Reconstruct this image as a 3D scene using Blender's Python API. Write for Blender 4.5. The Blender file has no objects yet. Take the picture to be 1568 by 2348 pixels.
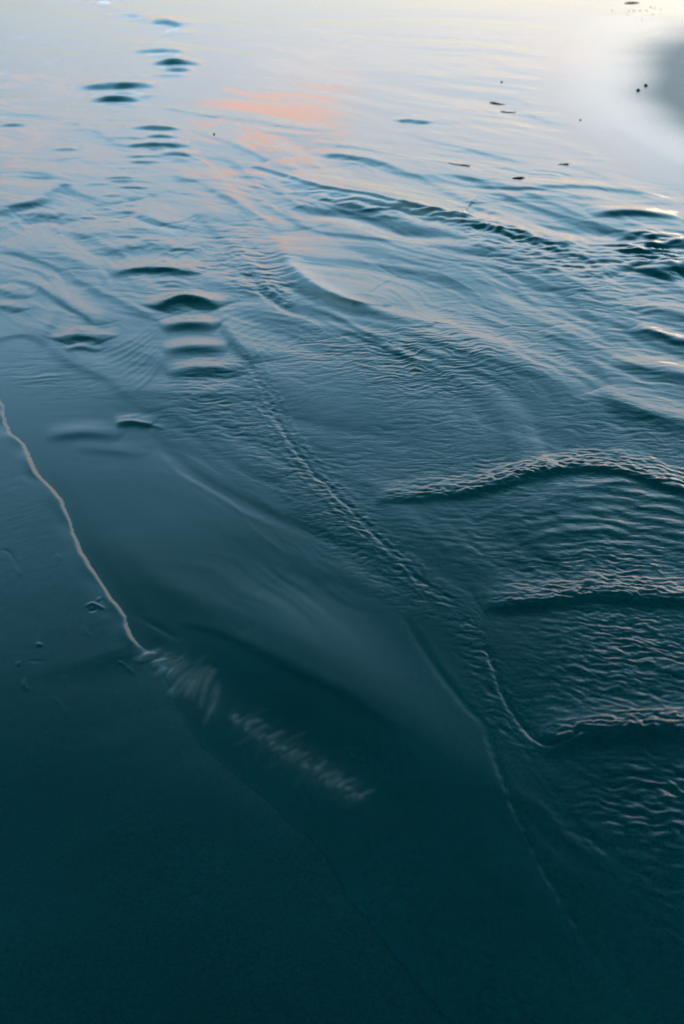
import bpy, bmesh, math, random
import numpy as np

# ------------------------------------------------------------------ camera
sc = bpy.context.scene
CAM_H, PITCH, VFOV = 1.5, 30.0, 50.0
cam_d = bpy.data.cameras.new('camera')
cam = bpy.data.objects.new('camera', cam_d)
sc.collection.objects.link(cam)
cam.location = (0, 0, CAM_H)
cam.rotation_euler = (math.radians(90 - PITCH), 0, 0)
cam_d.sensor_fit = 'VERTICAL'
cam_d.sensor_height = 36.0
cam_d.lens = 18.0 / math.tan(math.radians(VFOV / 2))
cam_d.clip_end = 5000
cam_d.dof.use_dof = True
cam_d.dof.focus_distance = 3.3
cam_d.dof.aperture_fstop = 4.0
sc.camera = cam
sc.cycles.max_bounces = 4; sc.cycles.diffuse_bounces = 1; sc.cycles.glossy_bounces = 2; sc.cycles.transparent_max_bounces = 4; sc.cycles.caustics_reflective = False
sc.cycles.use_adaptive_sampling = True; sc.cycles.adaptive_threshold = 0.03; sc.cycles.adaptive_min_samples = 12

# ------------------------------------------------------------------ world: dusk sky after sunset
SUN_AZ = math.radians(22)          # clockwise from +Y (the stream runs away towards the afterglow)
SUN_EL = math.radians(1.5)
w = bpy.data.worlds.new('World'); sc.world = w; w.use_nodes = True
nt = w.node_tree; N = nt.nodes; L = nt.links
for n in list(N): N.remove(n)
def node(tree, t, **kw):
    n = tree.nodes.new(t)
    for k, v in kw.items(): setattr(n, k, v)
    return n
def setv(n, **kw):
    for k, v in kw.items(): n.inputs[k.replace('_', ' ')].default_value = v
def math_n(tree, op, a, b=None, c=None, clamp=False):
    n = tree.nodes.new('ShaderNodeMath'); n.operation = op; n.use_clamp = clamp
    for i, x in enumerate((a, b, c)):
        if x is None: continue
        if isinstance(x, (int, float)): n.inputs[i].default_value = x
        else: tree.links.new(x, n.inputs[i])
    return n.outputs[0]
def ramp_n(tree, fac, stops, interp='EASE'):
    r = tree.nodes.new('ShaderNodeValToRGB'); cr = r.color_ramp; cr.interpolation = interp
    while len(cr.elements) < len(stops): cr.elements.new(0.5)
    for e, (p, c) in zip(cr.elements, stops):
        e.position = p; e.color = (*c, 1)
    tree.links.new(fac, r.inputs[0]); return r.outputs[0]
def mixc(tree, fac, a, b, mode='MIX'):
    m = tree.nodes.new('ShaderNodeMix'); m.data_type = 'RGBA'; m.blend_type = mode
    for sock, x in ((m.inputs[0], fac), (m.inputs[6], a), (m.inputs[7], b)):
        if isinstance(x, (int, float)): sock.default_value = x
        elif isinstance(x, tuple): sock.default_value = (*x, 1)
        else: tree.links.new(x, sock)
    return m.outputs[2]
tc = node(nt, 'ShaderNodeTexCoord')
sep = node(nt, 'ShaderNodeSeparateXYZ'); L.new(tc.outputs['Generated'], sep.inputs[0])
el = math_n(nt, 'MULTIPLY', math_n(nt, 'ARCSINE', math_n(nt, 'MAXIMUM', sep.outputs[2], 0.0)), 180 / math.pi)
az = math_n(nt, 'MULTIPLY', math_n(nt, 'ARCTAN2', sep.outputs[0], sep.outputs[1]), 180 / math.pi)
elf = math_n(nt, 'DIVIDE', el, 90.0)
S = 0.4   # ramp stores radiance * S
def st(d, r, g, b): return (d / 90.0, (r * S, g * S, b * S))
grad = ramp_n(nt, elf, [st(0, 1.6, 1.2, .95), st(4, 1.47, 1.39, 1.22), st(7, 1.47, 1.50, 1.54), st(11.5, 1.63, 1.72, 1.87), st(15.5, 1.52, 1.92, 2.22), st(19, 1.02, 1.78, 2.34),
                        st(23, .66, 1.44, 2.04), st(32, .26, .86, 1.24), st(42, .055, .48, .70), st(56, .02, .30, .43),
                        st(90, .02, .2, .3)], 'LINEAR')
grad = mixc(nt, 1.0, grad, (1 / S,) * 3, 'MULTIPLY')
# the afterglow is warmer towards the sun's side, cooler to the left
azd = math_n(nt, 'MULTIPLY_ADD', az, 1 / 42.0, 0.52, clamp=True)
low = math_n(nt, 'SUBTRACT', 1.0, math_n(nt, 'DIVIDE', el, 30.0), clamp=True)
cool = mixc(nt, azd, (.34, .46, .58), (1.13, 1.06, 1.0))
tint = mixc(nt, low, (1, 1, 1), cool)
grad = mixc(nt, 1.0, grad, tint, 'MULTIPLY')
# pink clouds low in the west
def cloud(az0, el0, ra, re, tilt, amt, scale, seed, col, src):
    u = math_n(nt, 'SUBTRACT', az, az0); v_ = math_n(nt, 'SUBTRACT', el, el0)
    v2 = math_n(nt, 'MULTIPLY_ADD', u, tilt, v_)
    cmb = node(nt, 'ShaderNodeCombineXYZ'); L.new(math_n(nt, 'MULTIPLY', az, .35), cmb.inputs[0]); L.new(el, cmb.inputs[1])
    cmb.inputs[2].default_value = seed
    no = node(nt, 'ShaderNodeTexNoise'); L.new(cmb.outputs[0], no.inputs['Vector']); setv(no, Scale=scale, Detail=2.0, Roughness=.5)
    d2 = math_n(nt, 'ADD', math_n(nt, 'POWER', math_n(nt, 'DIVIDE', u, ra), 2.0), math_n(nt, 'POWER', math_n(nt, 'DIVIDE', v2, re), 2.0))
    m = math_n(nt, 'SUBTRACT', math_n(nt, 'MULTIPLY_ADD', no.outputs[0], 2.2, -0.1), d2)
    ms = node(nt, 'ShaderNodeMapRange', interpolation_type='SMOOTHSTEP'); L.new(m, ms.inputs[0]); setv(ms, From_Min=.0, From_Max=1.1, To_Min=0.0, To_Max=amt)
    return mixc(nt, ms.outputs[0], src, col)
grad = cloud(-3.0, 10.3, 5.0, 1.45, .12, .9, .22, 3.0, (2.0, 1.22, 1.0), grad)
grad = cloud(-2.0, 12.8, 5.5, 1.2, .10, .22, .6, 8.0, (1.75, 1.20, 1.18), grad)
grad = cloud(-16, 10.0, 7.0, 1.6, -.05, .45, .5, 5.0, (1.55, 1.25, 1.2), grad)
grad = cloud(8, 7.5, 14.0, 1.5, .04, .35, .4, 15.0, (1.7, 1.45, 1.35), grad)
sky = node(nt, 'ShaderNodeTexSky', sky_type='NISHITA'); sky.sun_disc = False
sky.sun_elevation = SUN_EL; sky.sun_rotation = SUN_AZ
sky.air_density = 1.0; sky.dust_density = 1.0; sky.ozone_density = 3.0
nis = mixc(nt, 1.0, sky.outputs[0], (.006, .012, .014), 'MULTIPLY')
tot = mixc(nt, 1.0, grad, nis, 'ADD')
bg = node(nt, 'ShaderNodeBackground'); L.new(tot, bg.inputs[0]); bg.inputs[1].default_value = 1.0
wo = node(nt, 'ShaderNodeOutputWorld'); L.new(bg.outputs[0], wo.inputs[0])

# ------------------------------------------------------------------ sun (already at the horizon, very weak and soft)
sd = bpy.data.lights.new('sun', 'SUN'); sd.energy = 0.05; sd.angle = math.radians(12); sd.color = (1, .72, .5)
so = bpy.data.objects.new('sun', sd); sc.collection.objects.link(so)
so.rotation_euler = (math.radians(90) - SUN_EL, 0, math.pi - SUN_AZ)

sc.view_settings.view_transform = 'Standard'; sc.view_settings.look = 'None'
sc.view_settings.exposure = 0.0; sc.view_settings.gamma = 1.0

# ------------------------------------------------------------------ helpers: ground-plane layout
# The layout was measured off the photograph on a 1568 x 2347 grid and carried over to metres on the level beach.
GW, GH = 1568.0, 2347.0
FPX = GH / 2 / math.tan(math.radians(VFOV / 2))
cp, sp = math.cos(math.radians(PITCH)), math.sin(math.radians(PITCH))
def G(u, v):
    u = np.asarray(u, float); v = np.asarray(v, float)
    a = (u - GW / 2) / FPX; b = -(v - GH / 2) / FPX
    dx, dy, dz = a, cp + b * sp, -sp + b * cp
    t = CAM_H / -dz
    return dx * t, dy * t
def GI(x, y):
    """ground metres -> layout grid"""
    fz = y * cp + CAM_H * sp
    uy = y * sp - CAM_H * cp
    fz = np.where(fz < .05, .05, fz)
    return GW / 2 + FPX * x / fz, GH / 2 - FPX * uy / fz
def vscale(v):
    """metres of ground per grid unit along the line of sight"""
    dep = math.radians(PITCH) - math.atan((GH / 2 - v) / FPX)
    return CAM_H / math.sin(dep) ** 2 / FPX * math.cos(math.atan((GH / 2 - v) / FPX)) ** 2

rng = np.random.RandomState(7)
_perm = rng.permutation(512); _perm = np.concatenate([_perm, _perm, _perm])
_ga = rng.rand(512) * 2 * np.pi; _gx = np.cos(_ga).astype(np.float32); _gy = np.sin(_ga).astype(np.float32)
def perlin(x, y, seed=0):
    x = np.asarray(x, np.float64) + (seed * 17.37) % 61.0; y = np.asarray(y, np.float64) - (seed * 9.71) % 53.0
    xi = np.floor(x).astype(np.int32); yi = np.floor(y).astype(np.int32)
    fx = x - xi; fy = y - yi; xi &= 511; yi &= 511
    x1 = (xi + 1) & 511; y1 = (yi + 1) & 511
    def g(ix, iy, dx, dy):
        h = _perm[_perm[ix] + iy]; return _gx[h] * dx + _gy[h] * dy
    u = fx * fx * fx * (fx * (fx * 6 - 15) + 10); v = fy * fy * fy * (fy * (fy * 6 - 15) + 10)
    a = g(xi, yi, fx, fy); b = g(x1, yi, fx - 1, fy); c = g(xi, y1, fx, fy - 1); d = g(x1, y1, fx - 1, fy - 1)
    a += (b - a) * u; c += (d - c) * u
    return (a + (c - a) * v) * 1.4
def fbm(x, y, seed=0, octv=3, gain=.5, lac=2.1):
    s = 0; a = 1
    for k in range(octv):
        s = s + a * perlin(x, y, seed + k * 3); x = x * lac; y = y * lac; a *= gain
    return s
def sstep(a, b, x):
    t = np.clip((x - a) / (b - a), 0, 1); return t * t * (3 - 2 * t)
def spline(pts, n=48):
    p = np.array(pts, float)
    if len(p) < 3:
        t = np.linspace(0, 1, n)[:, None]; return p[0] + (p[-1] - p[0]) * t
    q = np.vstack([2 * p[0] - p[1], p, 2 * p[-1] - p[-2]])
    out = []; m = len(p) - 1
    for s in np.linspace(0, m - 1e-6, n):
        i = int(s); t = s - i; a, b, c, d = q[i], q[i + 1], q[i + 2], q[i + 3]
        out.append(.5 * ((2 * b) + (-a + c) * t + (2 * a - 5 * b + 4 * c - d) * t * t + (-a + 3 * b - 3 * c + d) * t ** 3))
    return np.array(out)
def poly_dist(px, py, P):
    """signed distance (left of travel positive), parameter 0..1"""
    best = np.full(px.shape, 1e9, np.float32); sg = np.zeros(px.shape, np.float32); par = np.zeros(px.shape, np.float32)
    m = len(P) - 1
    for i in range(m):
        ax, ay = P[i]; bx, by = P[i + 1]; dx, dy = bx - ax, by - ay; ll = dx * dx + dy * dy + 1e-12
        t0 = ((px - ax) * dx + (py - ay) * dy) / ll
        t = np.clip(t0, 0, 1)
        ex = px - ax - t * dx; ey = py - ay - t * dy
        d2 = ex * ex + ey * ey
        k = d2 < best
        best = np.where(k, d2, best)
        cr = dx * ey - dy * ex
        sg = np.where(k, np.sign(cr), sg); par = np.where(k, (i + t) / m, par)
    return np.sqrt(best) * sg, par
def in_poly(u, v, pts):
    r = np.zeros(u.shape, bool); n = len(pts); j = n - 1
    for i in range(n):
        xi, yi = pts[i]; xj, yj = pts[j]
        if yi != yj:
            r ^= ((yi > v) != (yj > v)) & (u < (xj - xi) * (v - yi) / (yj - yi) + xi)
        j = i
    return r
def ell(u, v, cu, cv, ru, rv, rot=0.0, p=1.0):
    c, s = math.cos(math.radians(rot)), math.sin(math.radians(rot))
    a = ((u - cu) * c + (v - cv) * s) / ru; b = (-(u - cu) * s + (v - cv) * c) / rv
    return np.exp(-(a * a + b * b) ** p)

# ------------------------------------------------------------------ sheet tessellation (finer near the viewer)
def sheet(k, cols):
    dep = np.radians(np.concatenate([np.linspace(64, 50, int(120 * k)), np.linspace(50, 38, int(200 * k))[1:],
                                     np.linspace(38, 10, int(800 * k))[1:], np.linspace(10, 4, int(120 * k))[1:]]))
    y = CAM_H / np.tan(dep)
    y = np.concatenate([[-60, -20, -6, -2, -.6, .2, .5], y, [26, 32, 42, 60, 100, 200, 500, 1500]])
    t = np.linspace(-1, 1, cols)
    t = np.concatenate([[-60, -20, -8, -4, -2.2, -1.5, -1.2], t, [1.2, 1.5, 2.2, 4, 8, 20, 60]])
    half = .365 * np.sqrt(np.maximum(y, 0) ** 2 * 1.0 + 1.35 ** 2) * 1.12
    X = t[None, :] * half[:, None]; Y = np.repeat(y[:, None], len(t), 1)
    return X.astype(np.float32), Y.astype(np.float32)
def build_sheet(name, X, Y, Z, mat, keep=None, attrs=None):
    R, C = X.shape
    co = np.stack([X, Y, Z], -1).reshape(-1, 3).astype(np.float32)
    idx = np.arange(R * C).reshape(R, C)
    q = np.stack([idx[:-1, :-1], idx[:-1, 1:], idx[1:, 1:], idx[1:, :-1]], -1).reshape(-1, 4)
    if keep is not None:
        kq = keep.reshape(-1)[q].any(1); q = q[kq]
        used = np.zeros(R * C, bool); used[q.reshape(-1)] = True
        remap = np.cumsum(used) - 1; q = remap[q]; co = co[used]
    else: used = np.ones(R * C, bool)
    me = bpy.data.meshes.new(name)
    me.vertices.add(len(co)); me.vertices.foreach_set('co', co.reshape(-1))
    me.loops.add(q.size); me.loops.foreach_set('vertex_index', q.reshape(-1).astype(np.int32))
    me.polygons.add(len(q)); me.polygons.foreach_set('loop_start', (np.arange(len(q)) * 4).astype(np.int32))
    me.update(calc_edges=True)
    me.polygons.foreach_set('use_smooth', np.ones(len(q), bool))
    for k, a in (attrs or {}).items():
        at = me.attributes.new(k, 'FLOAT', 'POINT'); at.data.foreach_set('value', a.reshape(-1)[used].astype(np.float32))
    me.materials.append(mat)
    ob = bpy.data.objects.new(name, me); sc.collection.objects.link(ob)
    return ob

# ------------------------------------------------------------------ bank line and sand bars (shared by sand and water)
BANK = [(-420, 640), (-160, 800), (-40, 880), (0, 908), (14, 930), (18, 968), (30, 990), (62, 1015), (75, 1040), (95, 1085),
        (130, 1120), (150, 1145), (165, 1180), (175, 1220), (195, 1265), (225, 1310), (260, 1360), (285, 1395), (298, 1412),
        (301, 1432), (310, 1455), (322, 1475), (342, 1492), (345, 1540), (380, 1620), (470, 1710), (600, 1790), (760, 1890), (900, 2000),
        (1050, 2140), (1180, 2290), (1320, 2500), (1400, 2700), (1440, 2950)]
BAR_A = [(588, 387), (650, 392), (720, 400), (790, 408), (845, 420), (880, 436), (940, 455), (1010, 468), (1060, 482), (1078, 494),
         (1062, 501), (1000, 489), (930, 474), (880, 462), (845, 453), (780, 441), (720, 427), (650, 404)]
BAR_B = [(640, 555), (662, 552), (690, 570), (722, 596), (760, 628), (795, 655), (818, 672), (790, 684), (752, 676), (710, 655),
         (676, 630), (655, 600)]
def gpts(p, n=None):
    q = np.array(p, float)
    if n: q = spline(p, n)
    x, y = G(q[:, 0], q[:, 1]); return np.stack([x, y], -1)

def bank_sdf(X, Y):
    P = gpts(BANK)
    d, par = poly_dist(X.astype(np.float32), Y.astype(np.float32), P)
    return -d          # positive on the dry side (viewer's left of the water)

# ------------------------------------------------------------------ materials
def mat_sand():
    m = bpy.data.materials.new('wet_sand'); m.use_nodes = True; t = m.node_tree; n = t.nodes; b = n['Principled BSDF']
    tcn = node(t, 'ShaderNodeTexCoord')
    pale = node(t, 'ShaderNodeAttribute', attribute_name='pale'); wet = node(t, 'ShaderNodeAttribute', attribute_name='wet')
    n1 = node(t, 'ShaderNodeTexNoise'); t.links.new(tcn.outputs['Object'], n1.inputs['Vector']); setv(n1, Scale=3.0, Detail=4.0)
    n2 = node(t, 'ShaderNodeTexNoise'); t.links.new(tcn.outputs['Object'], n2.inputs['Vector']); setv(n2, Scale=260.0, Detail=3.0)
    base = ramp_n(t, n1.outputs[0], [(.3, (.0001, .0130, .0122)), (.7, (.0006, .0200, .0186))], 'LINEAR')
    g = ramp_n(t, n2.outputs[0], [(.3, (.45, .45, .45)), (.7, (1.55, 1.55, 1.55))], 'LINEAR')
    base = mixc(t, 1.0, base, g, 'MULTIPLY')
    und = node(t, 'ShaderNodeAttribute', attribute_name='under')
    base = mixc(t, und.outputs['Fac'], base, mixc(t, 1.0, base, (1.4, 1.4, 1.4), 'MULTIPLY'))  # submerged sand painted lighter, making up for light lost through the water
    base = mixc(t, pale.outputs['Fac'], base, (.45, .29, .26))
    t.links.new(base, b.inputs['Base Color'])
    dry = node(t, 'ShaderNodeAttribute', attribute_name='dry')
    t.links.new(math_n(t, 'MULTIPLY_ADD', dry.outputs['Fac'], .30, math_n(t, 'MULTIPLY_ADD', wet.outputs['Fac'], -.04, .11)), b.inputs['Roughness'])
    t.links.new(math_n(t, 'MULTIPLY_ADD', und.outputs['Fac'], -.5, .5), b.inputs['Specular IOR Level'])
    b.inputs['IOR'].default_value = 1.38
    bp = node(t, 'ShaderNodeBump'); t.links.new(n2.outputs[0], bp.inputs['Height'])
    t.links.new(math_n(t, 'MULTIPLY_ADD', wet.outputs['Fac'], -.12, .13), bp.inputs['Strength']); bp.inputs['Distance'].default_value = .001
    t.links.new(bp.outputs[0], b.inputs['Normal'])
    return m
def mat_water():
    m = bpy.data.materials.new('shallow_water'); m.use_nodes = True; t = m.node_tree; n = t.nodes
    n.remove(n['Principled BSDF']); out = n['Material Output']
    fr = node(t, 'ShaderNodeLayerWeight'); fr.inputs['Blend'].default_value = .5
    schl = math_n(t, 'MULTIPLY_ADD', math_n(t, 'POWER', fr.outputs['Facing'], 5.0), .975, .025)
    gl = node(t, 'ShaderNodeBsdfGlossy'); gl.inputs['Roughness'].default_value = .028; gl.inputs['Color'].default_value = (1, 1, 1, 1)
    tr = node(t, 'ShaderNodeBsdfTransparent'); tr.inputs[0].default_value = (.72, .92, .94, 1)
    dp = node(t, 'ShaderNodeAttribute', attribute_name='depth')
    t.links.new(mixc(t, dp.outputs['Fac'], (1.0, 1.0, 1.0), (.92, .99, 1.0)), tr.inputs[0])
    mx = node(t, 'ShaderNodeMixShader'); t.links.new(schl, mx.inputs[0]); t.links.new(tr.outputs[0], mx.inputs[1]); t.links.new(gl.outputs[0], mx.inputs[2])
    # where the film has drained into the bar the bare damp sand takes over
    dr = node(t, 'ShaderNodeAttribute', attribute_name='drained'); clr = node(t, 'ShaderNodeBsdfTransparent')
    mx2 = node(t, 'ShaderNodeMixShader'); t.links.new(dr.outputs['Fac'], mx2.inputs[0]); t.links.new(mx.outputs[0], mx2.inputs[1]); t.links.new(clr.outputs[0], mx2.inputs[2])
    t.links.new(mx2.outputs[0], out.inputs[0])
    tcn = node(t, 'ShaderNodeTexCoord'); ch = node(t, 'ShaderNodeAttribute', attribute_name='chop')
    mp = node(t, 'ShaderNodeMapping'); mp.inputs['Scale'].default_value = (.55, 1, 1); t.links.new(tcn.outputs['Object'], mp.inputs[0])
    no = node(t, 'ShaderNodeTexNoise'); t.links.new(mp.outputs[0], no.inputs['Vector']); setv(no, Scale=95.0, Detail=2.0)
    bp = node(t, 'ShaderNodeBump'); t.links.new(no.outputs[0], bp.inputs['Height']); bp.inputs['Distance'].default_value = .004
    t.links.new(math_n(t, 'MULTIPLY', ch.outputs['Fac'], .35), bp.inputs['Strength'])
    t.links.new(bp.outputs[0], gl.inputs['Normal']); t.links.new(bp.outputs[0], fr.inputs['Normal'])
    return m
M_SAND, M_WATER = mat_sand(), mat_water()

# ------------------------------------------------------------------ generic relief pieces
def taper(par, p=1.0, a=.0, b=.0):
    s = np.clip(np.sin(np.pi * np.clip(par, 0, 1)), 0, 1) ** p
    if a: s = np.where(par < .5, np.maximum(s, a), s)     # a / b: keep the start / end open
    if b: s = np.where(par >= .5, np.maximum(s, b), s)
    return s
RG = 1.95
FARG = 1.0
class Field:
    def __init__(s, X, Y):
        s.X, s.Y = X, Y; s.U, s.V = GI(X, Y); s.Z = np.zeros_like(X); s.chop = np.zeros_like(X)
    def box(s, P, m):
        k = (s.X > P[:, 0].min() - m) & (s.X < P[:, 0].max() + m) & (s.Y > P[:, 1].min() - m) & (s.Y < P[:, 1].max() + m)
        return k
    def band(s, pts, t, slope, wf=1.6, p=.8, a=0, b=0, wob=0., wobl=.08, mod=0., seed=0, n=None, kill=0.):
        """one wave crest: the face turned to the viewer is t grid units deep, slope its steepness, wf the length of the back"""
        n = n or max(6, 8 * (len(pts) - 1)); P = gpts(pts, n)
        vm = float(np.mean([q[1] for q in pts])); wn = max(t * vscale(vm) * .55, .004); wfar = wn * wf
        k = s.box(P, 3.5 * max(wn, wfar)); x, y = s.X[k], s.Y[k]
        if x.size == 0: return
        d, par = poly_dist(x, y, P)
        d = np.where(np.ones_like(d) > 0, d, d)
        far = np.sign((P[-1, 0] - P[0, 0])) or 1
        d = d * far                               # positive on the far side for a crest running left to right
        if wob: d = d + wob * wn * fbm(x / wobl, y / wobl, seed + 5, 2)
        d = d - wn * .7
        A = slope * wn / .858
        e = np.where(d < 0, np.exp(-(d / wn) ** 2), np.exp(-(d / wfar) ** 2))
        am = taper(par, p, a, b)
        if mod: am = am * np.clip(1 + mod * fbm(x / (wobl * 1.3), y / (wobl * 1.3), seed + 9, 2), 0, 2)
        if kill: s.Z[k] *= 1 - kill * e * am
        s.Z[k] += A * e * am
    def line_mask(s, pts, hw, p=.4, n=40):
        q = spline(pts, n); k = (s.U > q[:, 0].min() - 4 * hw) & (s.U < q[:, 0].max() + 4 * hw) & (s.V > q[:, 1].min() - 4 * hw) & (s.V < q[:, 1].max() + 4 * hw)
        m = np.zeros_like(s.X)
        d, par = poly_dist(s.U[k].astype(np.float32), s.V[k].astype(np.float32), q)
        m[k] = np.exp(-(d / hw) ** 2) * taper(par, p); return m
    def rip(s, mask, lam, slope, an=2.5, ang=0., ridge=0., seed=0, warp=.4, octv=2):
        k = mask > .02; x, y = s.X[k], s.Y[k]
        if x.size == 0: return
        c, q = math.cos(math.radians(ang)), math.sin(math.radians(ang))
        a = x * c + y * q; b = -x * q + y * c
        wx = fbm(a / (lam * 5), b / (lam * 5), seed + 40, 2) * lam * warp * 3
        n = fbm((a + wx * .5) / (lam * an), (b + wx) / lam, seed, octv, .45)
        if ridge:
            r = 1 - np.abs(n) * 1.7; r = np.clip(r, 0, 1) ** 3
            n = n * (1 - ridge) + r * ridge
        s.Z[k] += (mask[k] * slope * RG * lam / 3.2) * n

# ------------------------------------------------------------------ sand
X, Y = sheet(.58, 620); XS, YS = X, Y
F = Field(X, Y)
sdn = bank_sdf(X, Y)
U, V = F.U, F.V
lip = 1 - sstep(1470, 1580, V)
near = Y < 30
wobb = fbm(X / .12, Y / .12, 3, 2) * .004
sl = sdn + wobb
Z = np.where(sl < 0, -.055 * sstep(.0, .3 + .1 * (1 - lip), -sl) - .004, -.004)
lw = np.clip(.022 + .006 * perlin(X / .13, Y / .13, 21) + .016 * ell(U, V, 92, 1062, 30, 40), .012, .06)
lw = lw + (.024 - lw) * sstep(.02, .07, sl)
low_ = 1 - lip
E_ = sstep(-.004 - .30 * low_, lw * lip + .30 * low_, sl)
Z = Z + (.46 * lw * lip + (.0035 + .0075 * (1 - sstep(1500, 2100, V))) * low_) * E_
Z = Z + .02 * np.tanh(np.clip(sl, 0, 9))
# bars in the stream: steep cut towards the viewer, long back
def bar(edge, rise, back, h, p=.6):
    P = gpts(edge, 40); d, par = poly_dist(X, Y, P)
    d = d + (.25 * rise * fbm(X / .12, Y / .12, 77, 2))
    back = back * (1 + .5 * perlin(X / .25, Y / .25, 78))
    prof = sstep(0, rise, d) * np.clip(1 - (d - rise) / back, 0, 1)
    ins = taper(par, p) * ((par > .002) & (par < .998))
    return (h + .06) * prof * ins
barA = bar([(560, 376), (590, 387), (650, 405), (720, 430), (785, 444), (850, 455), (930, 476), (1000, 490), (1050, 500), (1085, 498)], .04, .34, .020)
barB = bar([(630, 560), (645, 585), (662, 615), (700, 655), (750, 684), (800, 694), (850, 690)], .04, .24, .017)
barC = bar([(275, 470), (330, 500), (380, 520), (420, 520)], .03, .2, .0)
bars_z = np.maximum(np.maximum(barA, barB), barC) * .45
Z = Z + np.where(near, bars_z, 0)
bars = np.where(near, np.clip(np.maximum(np.maximum(barA, barB), barC) / .07, 0, 1), 0)
# low damp bar out at the right, its near face turned to the viewer
def mound_shape(X, Y, U, V): return ell(U + 22 * fbm(X / 1.5, Y / 1.5, 88, 2), V + 6 * fbm(X / .9, Y / .9, 89, 2), 1690, 205, 240, 135, 10)
mg = mound_shape(X, Y, F.U, F.V) * near
Z = Z + .0565 * sstep(.03, .14, mg) + .02 * mg; mound = sstep(.04, .62, mg)
# damp grain, faint swash ridges and small marks on the bank
land = sstep(.01, .08, sl) * near
U, V = F.U, F.V
Z = Z + land * (.00010 * fbm(X / .04, Y / .04, 11, 3) + .0012 * fbm(X / .6, Y / .6, 13, 2) + .00012 * fbm((X * .8 + Y * .6) / .10, (Y * .8 - X * .6) / .012, 12, 2) * ell(U, V, 40, 1160, 130, 160))
F.Z = Z
def mark(pts, t, h, p=.5):
    P = gpts(pts, 18); k = F.box(P, .05); x, y = X[k], Y[k]
    if not x.size: return
    d, par = poly_dist(x, y, P); F.Z[k] += h * np.exp(-(d / t) ** 2) * taper(par, p)
for pts, t, h in [([(92, 1412), (91, 1440), (89, 1470)], .0022, -.0012), ([(88, 1482), (92, 1488), (97, 1484)], .004, .004),
                  ([(2, 1270), (20, 1272), (33, 1290), (40, 1310)], .003, -.002), ([(40, 1312), (50, 1330)], .003, .0015),
                  ([(198, 1398), (212, 1390), (228, 1396), (238, 1402)], .004, .0045), ([(205, 1408), (222, 1404)], .004, -.004), ([(222, 1385), (235, 1372)], .003, .003),
                  ([(230, 1370), (240, 1386), (244, 1400)], .0025, -.002), ([(56, 1568), (58, 1584), (70, 1592)], .0028, .003), ([(42, 1530), (46, 1535)], .004, .003),
                  ([(270, 1520), (287, 1530), (310, 1548)], .0028, .003), ([(276, 1526), (292, 1534)], .0028, -.002), ([(148, 1555), (151, 1580)], .002, .0015),
                  ([(118, 1605), (140, 1622), (152, 1650)], .002, .0014), ([(186, 1424), (188, 1450)], .002, -.001), ([(192, 1440), (200, 1458), (212, 1466)], .002, .0012),
                  ([(65, 1524), (108, 1526)], .002, -.0012), ([(272, 1300), (282, 1312)], .003, .0015), ([(130, 1275), (140, 1290)], .003, .001)]:
    mark(pts, t, h * .55)
# pale silt fingers left by the thin sheet of water where the bank runs out
pale = np.zeros_like(X); FINGERS = []
rr = random.Random(5)
def finger(u0, v0, u1, v1, tw, st, h=.0016):
    um, vm = (u0 + u1) / 2 + rr.uniform(-6, 6), (v0 + v1) / 2 + rr.uniform(-6, 6)
    P = gpts([(u0, v0), (um, vm), (u1, v1)], 10); k = F.box(P, .05); x, y = X[k], Y[k]
    if not x.size: return
    d, par = poly_dist(x, y, P)
    e = np.exp(-(d / tw) ** 2) * taper(par, .7) * np.clip(.9 + .5 * perlin(x / .03, y / .03, 31), 0, 1.5)
    st = st * .65; pale[k] = np.maximum(pale[k], st * e); F.Z[k] += h * e
    FINGERS.append((P, tw, st))
for i in range(26):      # fan where the bank line opens out
    f = i / 25
    u0 = 372 + 130 * f + rr.uniform(-8, 8); v0 = 1492 + 22 * f * f + rr.uniform(-6, 6) + rr.choice([0, 0, 30, 45]) * f
    ang = math.radians(200 + 58 * f + rr.uniform(-5, 5)); ln = rr.uniform(45, 70) + 75 * f * rr.uniform(.4, 1)
    finger(u0, v0, u0 + ln * math.cos(ang), v0 - ln * math.sin(ang), rr.uniform(.005, .010), rr.uniform(.15, .42))
for i in range(38):      # second fan, short lobes side by side
    f = i / 37
    u1 = 535 + 285 * f + rr.uniform(-9, 9); v1 = 1655 + 180 * f + rr.uniform(-9, 9)
    ln = rr.uniform(18, 60)
    finger(u1 + ln * .8, v1 - ln * .6, u1, v1, rr.uniform(.0045, .008), rr.uniform(.12, .35))
    if rr.random() < .5: finger(u1 + 16, v1 - 16, u1 + 2, v1 - 6, rr.uniform(.005, .008), rr.uniform(.3, .6))
for i in range(30):
    f = i / 29
    u1 = 545 + 250 * f + rr.uniform(-20, 20); v1 = 1650 + 170 * f + rr.uniform(-24, 24)
    finger(u1 + 50, v1 - 40, u1 - 28, v1 + 24, .006, rr.uniform(.03, .10), .0004)
pale = pale + .03 * ell(U, V, 440, 1560, 90, 55, 35) + .03 * ell(U, V, 680, 1730, 170, 40, 34)
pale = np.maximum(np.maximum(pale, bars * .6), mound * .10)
wet = np.clip(.25 + 1.0 * np.exp(-(sl / .035) ** 2) * lip + .5 * np.exp(-(np.minimum(sl, 0) / .1) ** 2) * (sl < 0), 0, 1)
wet = np.maximum(np.maximum(wet, bars * .75), sstep(.03, .12, -sl))
wet = wet * (1 - mound)
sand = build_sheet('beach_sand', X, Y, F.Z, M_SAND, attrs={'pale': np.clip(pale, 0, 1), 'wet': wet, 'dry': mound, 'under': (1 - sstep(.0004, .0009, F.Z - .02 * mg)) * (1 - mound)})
sand['kind'] = 'structure'
SANDZ = F.Z

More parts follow.
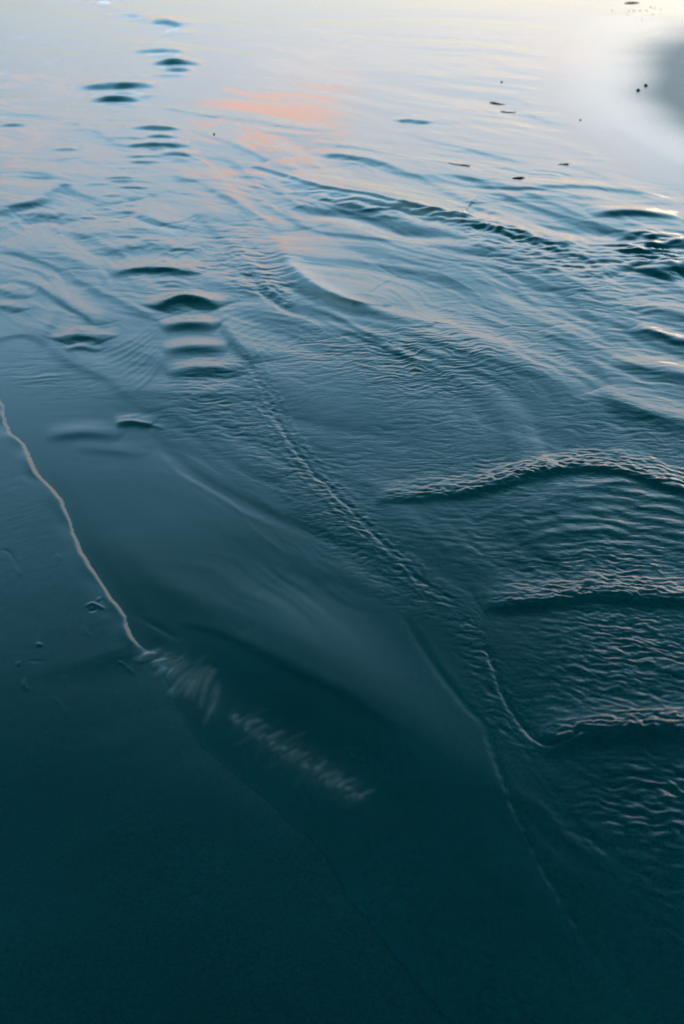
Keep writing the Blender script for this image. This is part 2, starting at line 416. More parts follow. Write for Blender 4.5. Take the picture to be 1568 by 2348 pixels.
# ------------------------------------------------------------------ water
X, Y = sheet(1.0, 820)
W = Field(X, Y); U, V = W.U, W.V
sdw = -bank_sdf(X, Y)                 # positive in the stream
wmask = sstep(.0, .12, sdw)
near = (Y < 26) & (Y > .3)
# slow swell of the shallow stream
pinkz = 1 - .92 * ell(U, V, 650, 215, 330, 125)
W.Z += near * sstep(.0, .5, sdw) * pinkz * (.006 * fbm(X / .9, Y / .9, 51, 2) * (1 - sstep(3, 6, Y)))
# silky low relief drawn out along the current
def streaks(lam, an, ang, slope, y0, y1, y2, y3, seed, ridge=0.):
    m = sstep(y0, y1, Y) * (1 - sstep(y2, y3, Y)) * near * sstep(.1, .6, sdw) * pinkz * (1 - .85 * ell(U, V, 1540, 190, 230, 130)) * (1 - .7 * ell(U, V, 440, 760, 120, 150))
    W.rip(m, lam, slope, an=an, ang=ang, ridge=ridge, seed=seed, warp=.5, octv=3)
streaks(.30, 5, -58, .026, 1.8, 2.6, 5, 7, 201); streaks(.14, 6, -62, .012, 1.8, 2.4, 4, 6, 202, .35)
streaks(.55, 4.5, -52, .033, 4, 6, 10, 16, 203, .2); streaks(.85, 4, -56, .016, 3.2, 4.2, 8, 12, 208); streaks(.28, 7, -50, .020, 4, 5.5, 9, 13, 204, .4)
streaks(1.1, 4, -46, .016, 8, 10, 18, 24, 205, .2); streaks(.45, 5, -46, .009, 8, 10, 16, 22, 206, .3)
streaks(.16, 5, -52, .016, 3.4, 4.2, 6, 8, 207, .5)

B = W.band
def BF(pts, t, slope, **k):
    c = sum(q[0] for q in pts) / len(pts)
    W.band([(c + (u - c) * 1.22, v) for u, v in pts], t * .88, slope * .95, **{**dict(wob=.55, wobl=.3, mod=.35, wf=1.9, p=1.3), **k})
# far riffles, upper left
BF([(120, 1), (240, 0.3), (330, 1)], 4, .30); BF([(215, 28), (280, 28.3), (335, 30)], 3, .14); BF([(240, 38), (300, 38.0), (340, 39)], 4, .30)
BF([(300, 46), (345, 51.9), (388, 62)], 6, .30, p=.6); BF([(345, 56), (366, 58.6), (390, 63)], 5, .22)
BF([(290, 104), (355, 103.3), (425, 104)], 4, .14); BF([(290, 122), (360, 121.3), (425, 122)], 6, .34); BF([(325, 134), (385, 134.0), (440, 135)], 5, .26)
BF([(345, 150), (400, 148.9), (460, 150)], 7, .34); BF([(365, 164), (405, 163.3), (435, 164)], 6, .30); BF([(340, 178), (400, 177.7), (450, 178)], 5, .10)
BF([(180, 181), (255, 180.3), (325, 181)], 5, .15); BF([(180, 203), (262, 201.2), (345, 203)], 9, .36, p=1.2); BF([(200, 231), (260, 229.6), (320, 231)], 8, .30, p=1.2)
BF([(225, 246), (265, 245.6), (310, 247)], 6, .12)
BF([(270, 278), (320, 277.6), (370, 279)], 6, .12); BF([(285, 300), (345, 298.6), (410, 300)], 8, .28, p=1.1)
BF([(325, 320), (365, 318.9), (400, 321)], 7, .18, wob=.4); BF([(295, 342), (330, 337.6), (360, 338)], 6, .20, wob=.3); BF([(335, 341), (378, 339.2), (420, 342)], 9, .26, wob=.2); BF([(355, 358), (400, 357.2), (450, 360)], 8, .22)
BF([(95, 348), (140, 347.3), (190, 348)], 7, .18); BF([(130, 372), (165, 366.4), (205, 360)], 6, .14, wob=.5)
BF([(0, 292), (25, 288.2), (55, 290)], 7, .18, wob=.8); BF([(0, 232), (60, 226.7), (120, 222)], 8, .07); BF([(0, 420), (60, 413.9), (130, 410)], 12, .06)
BF([(355, 245), (395, 253.0), (440, 262)], 4, .16); BF([(430, 258), (470, 266.1), (490, 272)], 6, .12, wob=.6)
_q = random.Random(11); _path = spline([(250, 10), (340, 50), (400, 105), (390, 165), (270, 215), (290, 270), (350, 330), (330, 390), (230, 440), (300, 520), (370, 600), (430, 650)], 60)
for _i in range(60):
    _u, _v = _path[_i] + np.array([_q.gauss(0, 32), _q.gauss(0, 6)]); _h = _q.uniform(18, 48)
    BF([(_u - _h, _v + _q.uniform(-1, 2)), (_u, _v), (_u + _h, _v + _q.uniform(-1, 3))], _q.uniform(3.5, 6.5), _q.uniform(.05, .19), wob=.7, mod=.5, seed=_i)
# blue bands beneath the pink cloud
B([(470, 262), (560, 276), (650, 292), (760, 305)], 9, .085, wob=.4); B([(500, 287), (600, 303), (720, 318)], 8, .06, wob=.5)
B([(730, 355), (790, 362), (850, 385)], 9, .10, wob=.6); B([(700, 330), (800, 340), (900, 358)], 9, .06, wob=.5)
# upper right
B([(925, 282), (945, 280), (975, 285)], 7, .22, wob=.6); B([(960, 284), (1000, 283), (1040, 287)], 5, .10, wob=.6)
B([(1160, 443), (1290, 437), (1380, 438), (1500, 449)], 10, .15, wf=2.5, p=.8); B([(1100, 462), (1250, 458), (1400, 464)], 12, .04)
B([(1360, 503), (1455, 498), (1556, 508)], 11, .30, wf=1.8, p=.9)
B([(1410, 575), (1470, 580), (1545, 592)], 10, .24, wob=.8, mod=.5); B([(1440, 548), (1500, 545), (1575, 562)], 10, .20, wob=.8, mod=.6); B([(1470, 570), (1530, 562), (1600, 572)], 9, .22, wob=.8, mod=.6, b=.7)
B([(1515, 640), (1570, 625), (1680, 632)], 22, .30, wob=.4, b=.8); B([(1440, 608), (1520, 616), (1640, 612)], 9, .14, wob=.6)
B([(1250, 360), (1350, 395), (1450, 440), (1600, 500)], 9, .045, wob=.5); B([(1040, 375), (1200, 400), (1330, 420)], 10, .03, wob=.5)
B([(1150, 525), (1330, 545), (1490, 565)], 20, -.08, wf=1.2)
# mound of the far bar at the right edge, its near face turned to the viewer
B([(1330, 262), (1420, 285), (1500, 318), (1600, 372)], 10, -.05, wf=1)
# smooth backs of the bars that just break the surface
B([(575, 380), (650, 405), (720, 430), (785, 444), (850, 455), (930, 476), (1000, 490), (1060, 502), (1090, 500)], 6, .48, wf=8, p=.4)
B([(628, 545), (640, 585), (662, 618), (700, 655), (755, 686), (820, 702), (900, 705)], 9, .25, wf=8, p=.5)
B([(265, 468), (330, 500), (380, 520), (425, 524)], 6, .20, wf=6, p=.5)
# shear seam below bar A
B([(640, 412), (720, 440), (800, 456), (880, 474), (960, 490), (1040, 503), (1110, 512)], 9, .22, wf=1.2, p=.35)
B([(860, 466), (960, 490), (1060, 512), (1180, 540), (1290, 575), (1390, 632)], 11, .16, wf=1.3, p=.5, wob=.9, mod=.6, wobl=.1)
B([(900, 486), (1000, 505), (1100, 525), (1220, 560), (1330, 600)], 8, .16, wf=1.2, p=.5, wob=1.1, mod=.8, wobl=.07, seed=4)
B([(1040, 505), (1120, 522), (1200, 545), (1300, 570)], 22, .10, wf=1.4, p=.7)
B([(1330, 622), (1365, 628), (1400, 636)], 9, .22, wob=.6); B([(1150, 560), (1250, 590), (1340, 625), (1400, 660)], 8, .12, wob=1., mod=.8, seed=8)
B([(660, 480), (720, 496), (800, 505), (900, 540), (1000, 555), (1080, 570)], 20, -.16, wf=1.2, p=.7)   # bright back slope
for i, (v0, s_) in enumerate([(452, .12), (462, .14), (472, .10)]):
    B([(660 + 40 * i, v0 - 10), (760 + 30 * i, v0 + 6), (880, v0 + 16)], 7, s_, wob=1.0, mod=.7, wobl=.12, seed=60 + i)
# trench below bar B
B([(618, 540), (632, 590), (655, 630), (700, 668), (770, 700), (860, 725), (980, 755)], 20, .14, wf=.8, p=.5)
B([(690, 700), (760, 726), (850, 775), (950, 830), (1050, 855)], 9, .10, wf=1.2, p=.7, wob=.3)
B([(700, 715), (790, 760), (880, 800), (980, 845), (1060, 870)], 6, .12, wob=.6, mod=.5, seed=3)
# riffle in the middle left
B([(160, 545), (290, 540), (420, 548)], 26, .05); B([(230, 590), (330, 570), (470, 580)], 20, .07, wob=.3)
B([(255, 634), (350, 622), (460, 632)], 14, .26, wf=1.8, p=1.0, wob=.2); B([(270, 608), (360, 602), (470, 612)], 8, .06, wob=.5)
for i in range(4):
    B([(350 + 5 * i, 650 + 10 * i), (400 + 8 * i, 648 + 10 * i), (460 + 5 * i, 664 + 9 * i)], 5, .10, wob=.5, seed=i)
B([(372, 716), (428, 696), (490, 712)], 19, .40, wf=1.2, p=1.0, wob=.15); B([(375, 760), (435, 752), (495, 757)], 20, .20, wf=1.2)
B([(375, 813), (445, 806), (520, 808)], 22, .16, wf=1.3); B([(385, 866), (465, 856), (560, 858)], 24, .14, wf=1.2); B([(420, 918), (500, 908), (600, 910)], 26, .06)
# overlapping lobes of sand felt through the surface
LB = lambda pts, t, sl, wf=5., **k: B(pts, t, sl * 1.5, wf=wf * 1.6, p=.5, wob=.35, wobl=.25, **k)
LB([(-60, 500), (60, 478), (140, 440), (175, 425)], 14, .12); LB([(-40, 395), (90, 405), (160, 440), (250, 470)], 9, .09)
LB([(120, 520), (220, 555), (300, 600), (360, 612)], 10, .08); LB([(-40, 575), (60, 590), (170, 640), (280, 700), (365, 735)], 12, .09)
LB([(430, 300), (520, 330), (600, 365), (660, 395)], 7, .09); LB([(380, 400), (470, 430), (560, 480), (640, 530)], 9, .09)
LB([(440, 480), (500, 540), (560, 610), (610, 665)], 9, .08); LB([(490, 700), (510, 745), (545, 800), (585, 835)], 12, .10, wf=3)
LB([(60, 260), (170, 290), (260, 330), (330, 380)], 8, .07); LB([(700, 350), (850, 375), (980, 420), (1080, 470)], 8, .08)
LB([(900, 300), (1050, 340), (1180, 375), (1280, 410)], 7, .05); LB([(1020, 400), (1180, 440), (1300, 490), (1420, 550)], 9, .08)
LB([(450, 170), (560, 215), (640, 225)], 4, .02); LB([(-60, 800), (60, 770), (150, 830), (250, 880), (330, 950)], 14, .06, wf=3)
LB([(360, 930), (430, 980), (520, 1050), (600, 1110)], 16, .05, wf=2.5); LB([(620, 470), (700, 520), (830, 545), (960, 560), (1100, 590)], 9, .07)
LB([(1100, 600), (1230, 640), (1330, 700), (1400, 780)], 13, .07, wf=3); LB([(1230, 760), (1320, 800), (1380, 880), (1400, 960)], 18, .05, wf=3)
for q_ in ([(80, 652), (130, 690), (180, 722), (222, 748)], [(280, 482), (320, 503), (365, 522)]): B(q_, 5, .26, wf=6, p=.5)
B([(640, 570), (656, 615), (692, 656), (760, 700), (840, 724)], 12, .07, wf=5, p=.5); B([(502, 742), (530, 786), (562, 828)], 6, .16, wf=5, p=.5)
B([(-30, 480), (60, 476), (120, 458)], 7, .10, wf=3, wob=.4); B([(40, 500), (90, 494), (130, 500)], 8, .10, wob=.8, mod=.4, wobl=.1); B([(60, 520), (110, 512), (170, 530)], 8, -.12, wob=.5)
# left stream
B([(20, 640), (75, 655), (130, 688), (180, 722), (235, 755)], 10, .11, wf=1.5, p=.6); B([(-20, 660), (10, 672), (45, 688)], 12, .13, wob=.4); B([(-20, 700), (10, 706), (30, 718)], 10, .14, wob=.5)
B([(150, 790), (185, 778), (225, 790)], 16, .18, wob=.5); B([(155, 808), (190, 800), (225, 808)], 8, .16, wob=.6)
B([(370, 735), (350, 725), (310, 700), (240, 660)], 9, -.06)
B([(20, 872), (100, 866), (200, 858)], 5, .07); B([(30, 880), (110, 874), (210, 866)], 5, .05)
for i in range(9):   # fine curved bow waves on either side of the riffle
    o = i * 13
    B([(230 + o * .8, 812 + o * .9), (300 + o * .55, 785 + o * .7), (360 + o * .2, 742 + o * .75)], 4, .05 + .02 * (i % 3), wob=.5, seed=i)
    B([(498 + o * .7, 740 + o * 1.0), (520 + o * .8, 715 + o * .9), (600 + o * .6, 700 + o * .6)], 5, .035, wob=.4, seed=i + 20)
B([(505, 745), (530, 790), (565, 830), (590, 832)], 8, .05, p=.6)
B([(262, 968), (300, 965), (345, 972)], 6, -.15); B([(265, 978), (300, 974), (345, 980)], 15, .22, wob=.3); B([(320, 970), (350, 980), (375, 985)], 6, .14, wob=.7)
# seams of crossing ripples running down the middle
seam = [(545, 800), (575, 860), (610, 930), (650, 1005), (700, 1075), (760, 1135), (830, 1205), (890, 1270), (950, 1330), (1010, 1370), (1075, 1392)]
for k in range(7):
    off = (k - 3) * 8
    if k % 2 == 0: B([(u - off * .9 + 5, v + off * .7) for u, v in seam], 5, .08, wf=1.1, p=.45, wob=1.8, mod=1.5, wobl=.045, seed=k * 3, n=60)
W.rip(W.line_mask(seam, 24) * wmask, .014, .20, an=6, ang=-64, ridge=.6, seed=91); W.rip(W.line_mask(seam, 34) * wmask, .016, .13, an=3.2, ang=-18, ridge=.3, seed=92)
W.rip(W.line_mask([(u - 45, v + 22) for u, v in seam], 40) * wmask, .0145, .12, an=2.6, ang=-10, ridge=.4, seed=93)
B([(u + 4, v - 2) for u, v in seam], 6, -.13, wf=1.1, p=.4, wob=1.0, mod=1.6, wobl=.05, seed=94, n=60)
seam2 = [(1050, 1385), (1090, 1435), (1118, 1515), (1155, 1615), (1215, 1690), (1260, 1725)]
W.rip(W.line_mask(seam2, 26) * wmask, .012, .22, an=4, ang=-62, ridge=.5, seed=95); W.rip(W.line_mask([(u - 24, v + 6) for u, v in seam2], 30) * wmask, .014, .17, an=2.6, ang=-30, ridge=.3, seed=96)
B([(548, 620), (570, 645), (600, 678), (635, 703), (668, 724)], 7, -.22, wf=1.2, p=.6)
for k in range(5):
    off = (k - 2) * 9
    B([(520 + off, 575 - off * .3), (570 + off, 620 - off * .3), (620 + off, 665 - off * .3), (668 + off, 722 - off * .3)], 5, .11, wf=1.2, wob=1.2, mod=1., wobl=.06, seed=k + 30)
# leaf shaped bar under the surface: soft back, dark crease
B([(310, 985), (360, 1030), (430, 1095), (550, 1165), (680, 1225), (790, 1280), (870, 1345), (920, 1405)], 26, -.05, wf=.8, p=.5)
B([(330, 1010), (400, 1085), (470, 1130), (560, 1185), (640, 1222)], 9, .05, wf=1.2, wob=.3)
B([(400, 1430), (480, 1455), (540, 1482), (620, 1525), (700, 1570), (784, 1608), (850, 1650), (920, 1700)], 15, .13, wf=2.4, p=.7)
W.Z += near * .020 * ell(U, V, 740, 1560, 420, 125, 35)
B([(520, 1500), (640, 1570), (760, 1640), (880, 1710)], 34, -.04, wf=1.5)
B([(240, 1220), (310, 1320), (420, 1400), (540, 1470)], 40, .045, wf=1.2)
B([(302, 1412), (350, 1440), (410, 1476)], 8, -.12, p=.6)
B([(160, 1030), (260, 1040), (330, 1050)], 20, .05); B([(100, 1010), (190, 1000), (270, 1010)], 22, .09)
B([(905, 1395), (950, 1470), (1000, 1545), (1060, 1620), (1105, 1668), (1130, 1745), (1165, 1830)], 14, -.10, wf=.8, p=.5)
B([(930, 1400), (970, 1460), (1020, 1540), (1070, 1600)], 8, .06, wob=.6)
# the two standing waves and their foam-free crests at the right
def wave(pts, t, slope, seed, rows=4, dv=11, sl=.20, wobl=.05, wf=3.0):
    B(pts, t, slope, wf=wf, p=.5, b=1., wob=.12, seed=seed)
    for k in range(rows):
        B([(u + 6 * k, v - t * .45 - dv * k) for u, v in pts], 7, sl * (1.15 - .15 * k), wf=1.1, p=.6, b=1., wob=1.6, mod=1.3, wobl=wobl, seed=seed + k * 5, n=60)
    W.rip(W.line_mask([(u + 12, v - t * .5 - dv) for u, v in pts], dv * 1.7), wobl * .55, .28, an=2.0, ang=-6, ridge=.4, seed=seed + 3)
wave([(860, 1155), (960, 1148), (1060, 1140), (1140, 1122), (1230, 1097), (1320, 1082), (1400, 1086), (1480, 1106), (1568, 1136), (1700, 1180)], 17, .26, 100, rows=5, dv=9, wobl=.034)
wave([(1110, 1405), (1180, 1396), (1260, 1390), (1370, 1378), (1480, 1386), (1568, 1388), (1720, 1390)], 26, .30, 120, rows=5, dv=10, sl=.26, wobl=.03)
wave([(1225, 1712), (1290, 1712), (1350, 1700), (1420, 1692), (1490, 1690), (1568, 1694), (1720, 1700)], 36, .36, 140, rows=5, dv=9, sl=.44, wobl=.022)
B([(1105, 1482), (1122, 1515), (1142, 1578), (1168, 1630), (1215, 1688), (1255, 1712), (1300, 1702), (1345, 1680)], 8, -.42, wf=1.2, p=.3, mod=.3)
for i, (v0, u0) in enumerate([(1112, 1330), (1130, 1290), (1150, 1260), (1172, 1240), (1196, 1240), (1222, 1260)]):
    B([(u0 - 90, v0 + 32), (u0, v0 + 10), (u0 + 110, v0), (u0 + 260, v0 + 26), (u0 + 420, v0 + 60)], 15, .10, wf=1.3, wob=.6, mod=.6, seed=i + 70)
# waves off the right edge, mid distance
B([(1340, 905), (1430, 945), (1520, 972), (1660, 1010)], 34, .12, wf=1.3, p=.6, b=1.); B([(1390, 835), (1480, 850), (1568, 868), (1680, 890)], 30, .12, wf=1.2, b=1.)
B([(1450, 752), (1510, 770), (1568, 786), (1680, 800)], 13, .24, wf=1.4, p=.6, b=1., wob=.4); B([(1430, 700), (1510, 715), (1600, 735), (1680, 745)], 20, .10, b=1.)
# lower right
for i, (v0, u0, s_) in enumerate([(1770, 1420, .10), (1800, 1450, .12), (1830, 1470, .12), (1860, 1440, .12), (1890, 1460, .10), (1915, 1480, .09)]):
    B([(u0 - 60, v0 - 14), (u0, v0), (u0 + 60, v0 + 4), (u0 + 160, v0), (u0 + 300, v0 + 6)], 12, s_, wob=1.2, mod=.9, wobl=.04, seed=i + 80, b=1.)
B([(1105, 1670), (1132, 1752), (1170, 1850), (1210, 1935), (1260, 2030), (1320, 2130), (1380, 2230)], 10, -.17, wf=1.2, p=.6, mod=1.2, wobl=.02)
B([(1180, 1720), (1240, 1800), (1310, 1890), (1380, 1970), (1440, 2040)], 9, .07, wob=.4, mod=.4); B([(1380, 2100), (1410, 2190), (1440, 2270), (1490, 2350)], 9, -.09, mod=.4)
B([(1395, 1850), (1430, 1940), (1445, 1990), (1440, 2030)], 8, -.08, mod=.9, wobl=.03); B([(1250, 1830), (1330, 1905), (1390, 1960)], 12, -.07, mod=.6)

# fields of small ripples
patch = .5 + .9 * sstep(-.35, .45, fbm(X / .55, Y / .8, 57, 2))
on = near * wmask * (1 - .9 * ell(U, V, 650, 215, 330, 120)) * patch * (1 - .8 * ell(U, V, 850, 620, 160, 60, 25)) * (1 - .8 * ell(U, V, 850, 435, 220, 18, 10))
e = lambda *a, **k: ell(U, V, *a, **k) * on
W.rip(e(900, 640, 1400, 330), .055, .012, an=3, seed=1)
W.rip(e(1110, 800, 270, 85, rot=-4), .030, .17, an=9, ang=4, ridge=.85, seed=2, octv=1, warp=.6); W.rip(e(1080, 840, 330, 70, rot=-4), .022, .11, an=6, ang=3, ridge=.7, seed=46, octv=1)
W.rip(e(1000, 870, 420, 110), .024, .045, an=4, ang=3, ridge=.5, seed=3)
W.rip(e(700, 810, 170, 80), .024, .13, an=4.5, ang=8, ridge=.6, seed=4)
W.rip(e(1300, 660, 200, 80, rot=25), .034, .13, an=3, ang=-8, ridge=.4, seed=5)
W.rip(e(950, 620, 250, 80), .04, .03, an=6, ang=-20, ridge=.5, seed=6)
W.rip(e(900, 1010, 420, 120), .022, .035, an=4, ang=-4, ridge=.3, seed=7)
W.rip(e(1350, 990, 320, 90), .024, .07, an=3.5, ang=-6, ridge=.3, seed=8)
W.rip(e(1450, 1230, 260, 110), .05, .05, an=2.6, ang=-8, seed=41); W.rip(e(1480, 1500, 230, 120), .045, .06, an=2.4, ang=-12, seed=42)
W.rip(e(1150, 1300, 260, 110, rot=10), .02, .05, an=3, ang=-14, seed=43); W.rip(e(1300, 1560, 160, 90), .016, .10, an=2.6, ang=-22, seed=44)
W.rip(e(1300, 1060, 300, 45, rot=-4), .020, .16, an=2.5, ang=-5, ridge=.4, seed=9)
W.rip(e(1400, 1200, 330, 90), .022, .06, an=3, ang=-10, seed=10)
W.rip(e(1450, 1310, 260, 65), .017, .20, an=2.2, ang=-14, seed=11)
W.rip(e(1480, 1520, 240, 110, rot=8), .0145, .26, an=2.4, ang=-24, seed=12)
W.rip(e(1430, 1440, 280, 60), .017, .12, an=2.4, ang=-16, seed=13)
W.rip(e(1520, 1850, 170, 110), .017, .20, an=2.4, ang=-10, seed=14); W.rip(e(1540, 2080, 120, 160), .018, .07, an=3, ang=-20, seed=48)
W.rip(e(600, 1010, 200, 100, rot=30), .020, .10, an=3, ang=-6, ridge=.3, seed=15)
W.rip(e(760, 1150, 130, 60, rot=42), .018, .11, an=2.6, ang=-12, ridge=.3, seed=16)
W.rip(e(950, 1340, 140, 40, rot=40), .016, .14, an=2.8, ang=-28, ridge=.3, seed=17)
W.rip(e(1115, 1580, 45, 120, rot=-28), .014, .20, an=2.6, ang=-34, ridge=.3, seed=18)
W.rip(e(500, 880, 110, 90), .024, .10, an=3, ang=-4, ridge=.3, seed=19)
W.rip(e(430, 720, 60, 40), .022, .10, an=3, seed=20)
W.rip(e(560, 600, 130, 70, rot=20), .04, .12, an=3, ang=-8, ridge=.3, seed=21)
W.rip(e(170, 840, 180, 60), .028, .06, an=5, ang=6, ridge=.5, seed=22)
W.rip(e(200, 470, 260, 80), .06, .045, an=5, ang=-40, ridge=.2, seed=23)
W.rip(e(600, 420, 330, 60, rot=10), .08, .05, an=4.5, ang=-44, ridge=.2, seed=24)
W.rip(e(300, 330, 300, 90), .11, .04, an=4, ang=-42, seed=25)
W.rip(e(950, 350, 420, 70, rot=8), .12, .024, an=5, ang=-44, ridge=.2, seed=26)
W.rip(e(1250, 420, 330, 90, rot=8), .10, .045, an=4.5, ang=-40, ridge=.2, seed=27)
W.rip(e(820, 110, 300, 90), .16, .014, an=1.8, seed=28)
W.rip(e(300, 120, 400, 110), .18, .015, an=2.0, seed=29)
W.rip(e(1490, 575, 110, 45), .055, .28, an=2.2, ang=-10, seed=30)
W.rip(W.line_mask([(640, 425), (760, 455), (880, 480), (1000, 498), (1120, 530), (1240, 565), (1380, 630)], 15) * near, .05, .22, an=2.6, ang=-18, seed=47)
W.rip(e(1180, 570, 220, 30, rot=18), .04, .15, an=2.6, ang=-16, ridge=.3, seed=31)
W.rip(e(1500, 780, 130, 130), .035, .08, an=4, ang=-8, seed=32)
W.rip(e(230, 570, 260, 100, rot=8), .045, .055, an=8, ang=-10, ridge=.5, seed=61, warp=1.1); W.rip(e(420, 540, 220, 70), .05, .05, an=6, ang=6, ridge=.3, seed=62, warp=1.0)
W.rip(e(1120, 500, 160, 40, rot=10), .05, .06, an=3, ang=24, ridge=.4, seed=63); W.rip(e(560, 640, 140, 60, rot=20), .035, .10, an=4, ang=-20, ridge=.5, seed=64)
W.rip(e(1400, 470, 240, 60), .07, .05, an=5, ang=-6, ridge=.3, seed=65); W.rip(e(1250, 300, 300, 70, rot=10), .10, .018, an=5, ang=-30, ridge=.3, seed=66)
# wisps of slow shear on the smooth bar
W.rip(e(760, 1400, 420, 200, rot=38), .07, .014, an=12, ang=-50, seed=33)
W.rip(e(1250, 1950, 260, 300), .05, .03, an=6, ang=-62, seed=34)
mgw = mound_shape(X, Y, U, V) * near
W.Z *= 1 - .985 * sstep(.0, .05, mgw)
W.Z += .02 * mgw
# calm, then level out at the bank
calm = sstep(0, .05, sdw)
W.Z = W.Z * (calm * .96 + .04) + .0006
chop = np.clip(.3 * e(1050, 860, 420, 170) + e(1450, 1450, 300, 350) + .6 * e(1300, 1060, 330, 80) + .5 * e(760, 1150, 260, 90, rot=42), 0, 1)
for P, tw, st_ in FINGERS:                # the film of water runs over the same little ridges
    k = W.box(P, .03); d, par = poly_dist(X[k], Y[k], P)
    W.Z[k] += min(st_, .8) * .28 * tw * np.exp(-(d / tw) ** 2) * taper(par, .7)
keep = sdw > -.12
water = build_sheet('stream_water', X, Y, W.Z, M_WATER, keep=keep, attrs={'drained': sstep(.04, .62, mgw), 'chop': chop, 'depth': sstep(0, .7, sdw)})
water['kind'] = 'structure'

# ------------------------------------------------------------------ small things lying on the wet flats
def water_z(x, y):
    k = np.argmin((X - x) ** 2 + (Y - y) ** 2); q = np.argmin((XS - x) ** 2 + (YS - y) ** 2)
    return max(float(W.Z.reshape(-1)[k]), float(SANDZ.reshape(-1)[q]))
def simple_mat(name, col, rough):
    m = bpy.data.materials.new(name); m.use_nodes = True; t = m.node_tree; b = t.nodes['Principled BSDF']
    no = node(t, 'ShaderNodeTexNoise'); setv(no, Scale=60.0, Detail=4.0)
    tcn = node(t, 'ShaderNodeTexCoord'); t.links.new(tcn.outputs['Object'], no.inputs['Vector'])
    c = ramp_n(t, no.outputs[0], [(.3, tuple(x * .6 for x in col)), (.7, tuple(x * 1.4 for x in col))], 'LINEAR')
    t.links.new(c, b.inputs['Base Color']); b.inputs['Roughness'].default_value = rough
    bp = node(t, 'ShaderNodeBump'); bp.inputs['Strength'].default_value = .4; bp.inputs['Distance'].default_value = .002
    t.links.new(no.outputs[0], bp.inputs['Height']); t.links.new(bp.outputs[0], b.inputs['Normal'])
    return m
M_STONE = simple_mat('dark_stone', (.012, .016, .015), .55)
M_WOOD = simple_mat('wet_driftwood', (.014, .015, .012), .6)
def put(ob, label, cat, group=None):
    sc.collection.objects.link(ob); ob['label'] = label; ob['category'] = cat
    if group: ob['group'] = group
    return ob
def pebble(u, v, wpx, label, seed, group=None):
    x, y = (float(a) for a in G(u, v)); z = water_z(x, y)
    r = wpx / FPX * math.hypot(y, CAM_H) / 2
    bm = bmesh.new(); bmesh.ops.create_icosphere(bm, subdivisions=3, radius=1.0)
    q = random.Random(seed); sx, sy, sz = q.uniform(.9, 1.2), q.uniform(.8, 1.1), q.uniform(.7, .85)
    for vt in bm.verts:
        c = vt.co; k = 1 + .16 * math.sin(3.1 * c.x + seed) * math.cos(2.3 * c.y + seed * 2) + .10 * math.sin(5 * c.z + 3 * c.x + seed)
        vt.co = (c.x * k * sx * r, c.y * k * sy * r, c.z * k * sz * r)
    me = bpy.data.meshes.new('pebble'); bm.to_mesh(me); bm.free()
    for p in me.polygons: p.use_smooth = True
    me.materials.append(M_STONE); o = bpy.data.objects.new('pebble', me)
    o.location = (x, y, z + r * .35); o.rotation_euler = (0, 0, seed); put(o, label, 'pebble', group)
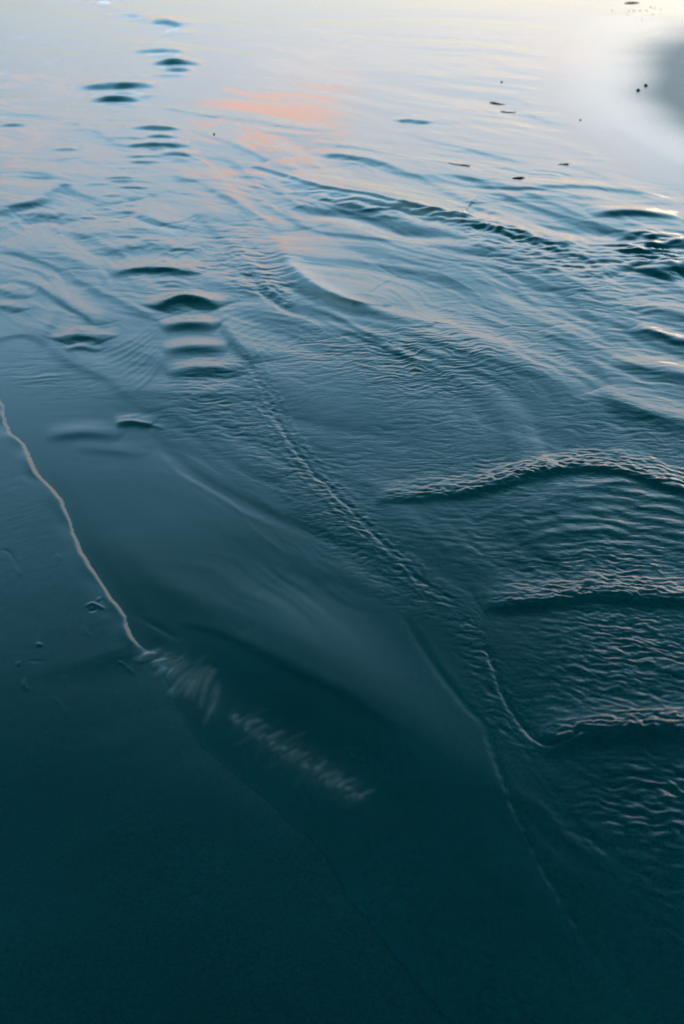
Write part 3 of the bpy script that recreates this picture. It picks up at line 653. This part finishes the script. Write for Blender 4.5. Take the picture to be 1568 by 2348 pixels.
def twig(u0, v0, u1, v1, tpx, label, seed, group=None, name='driftwood_twig'):
    q = random.Random(seed); x0, y0 = (float(a) for a in G(u0, v0)); x1, y1 = (float(a) for a in G(u1, v1))
    xm, ym = (x0 + x1) / 2, (y0 + y1) / 2; z = water_z(xm, ym)
    r = tpx / FPX * math.hypot(ym, CAM_H) / 2
    bm = bmesh.new(); n, m = 12, 8; rings = []
    dx, dy = x1 - x0, y1 - y0; ln = math.hypot(dx, dy); px, py = -dy / ln, dx / ln
    for i in range(n + 1):
        f = i / n; b = ln * .05 * math.sin(f * 5 + seed) + q.uniform(-.1, .1) * r
        rad = r * (.35 + .65 * math.sin(math.pi * (.12 + .76 * f))) * q.uniform(.85, 1.15)
        cx, cy, cz = dx * (f - .5) + px * b, dy * (f - .5) + py * b, r * .5 + r * .5 * math.sin(f * 4 + seed)
        rings.append([bm.verts.new((cx + px * rad * math.cos(a), cy + py * rad * math.cos(a), cz + rad * math.sin(a)))
                      for a in (2 * math.pi * k / m for k in range(m))])
    for a, b in zip(rings, rings[1:]):
        for k in range(m): bm.faces.new((a[k], a[(k + 1) % m], b[(k + 1) % m], b[k]))
    bm.faces.new(rings[0][::-1]); bm.faces.new(rings[-1])
    # a broken side branch
    c = rings[n * 2 // 3]; base = sum((vv.co for vv in c), c[0].co * 0) / m
    tip = bm.verts.new((base.x + px * r * 1.8 + dx * .06, base.y + py * r * 1.8 + dy * .06, base.z + r * .6))
    for k in range(0, m, 2): bm.faces.new((c[k], c[(k + 2) % m], tip))
    me = bpy.data.meshes.new(name); bm.to_mesh(me); bm.free()
    for p in me.polygons: p.use_smooth = True
    me.materials.append(M_WOOD); o = bpy.data.objects.new(name, me); o.location = (xm, ym, z)
    put(o, label, 'driftwood', group)
pebble(1462, 210, 7, 'dark pebble on the grey mound, nearer and lefthand of two', 1)
pebble(1480, 199, 7, 'dark pebble on the grey mound, farther and righthand of two', 2)
pebble(1330, 276, 4, 'tiny lone dark pebble in the pale water below the grey mound', 3)
pebble(491, 312, 5, 'small dark pebble in the water just below the pink reflection', 4)
pebble(1150, 189, 4, 'tiny dark speck of stone above the two short twigs', 5)
twig(1122, 233, 1158, 237, 3, 'dark twig in pale water, farther of two lying close together', 1)
twig(1148, 255, 1182, 256, 3, 'dark twig in pale water, nearer of two lying close together', 2)
twig(1028, 379, 1076, 386, 3, 'long dark stick in rippled water above the sand bar tip', 3)
twig(1280, 381, 1304, 382, 3, 'short dark stick above the wide dark swell at right', 4)
twig(1174, 415, 1202, 415, 3, 'short dark stick just left above the wide dark swell', 5)
twig(1432, 8, 1464, 7, 2.5, 'dark driftwood stick at the bright top right edge', 6, name='driftwood_stick')
for i, (u, v) in enumerate([(1403, 25), (1442, 25), (1452, 25), (1467, 25), (1482, 25), (1491, 17), (1497, 34), (1501, 20), (1438, 35), (1472, 47), (1514, 22)]):
    pebble(u, v, 2.2, 'tiny dark speck of stone scattered on the bright cream flat at top right', 20 + i, 'specks on the bright far flat')
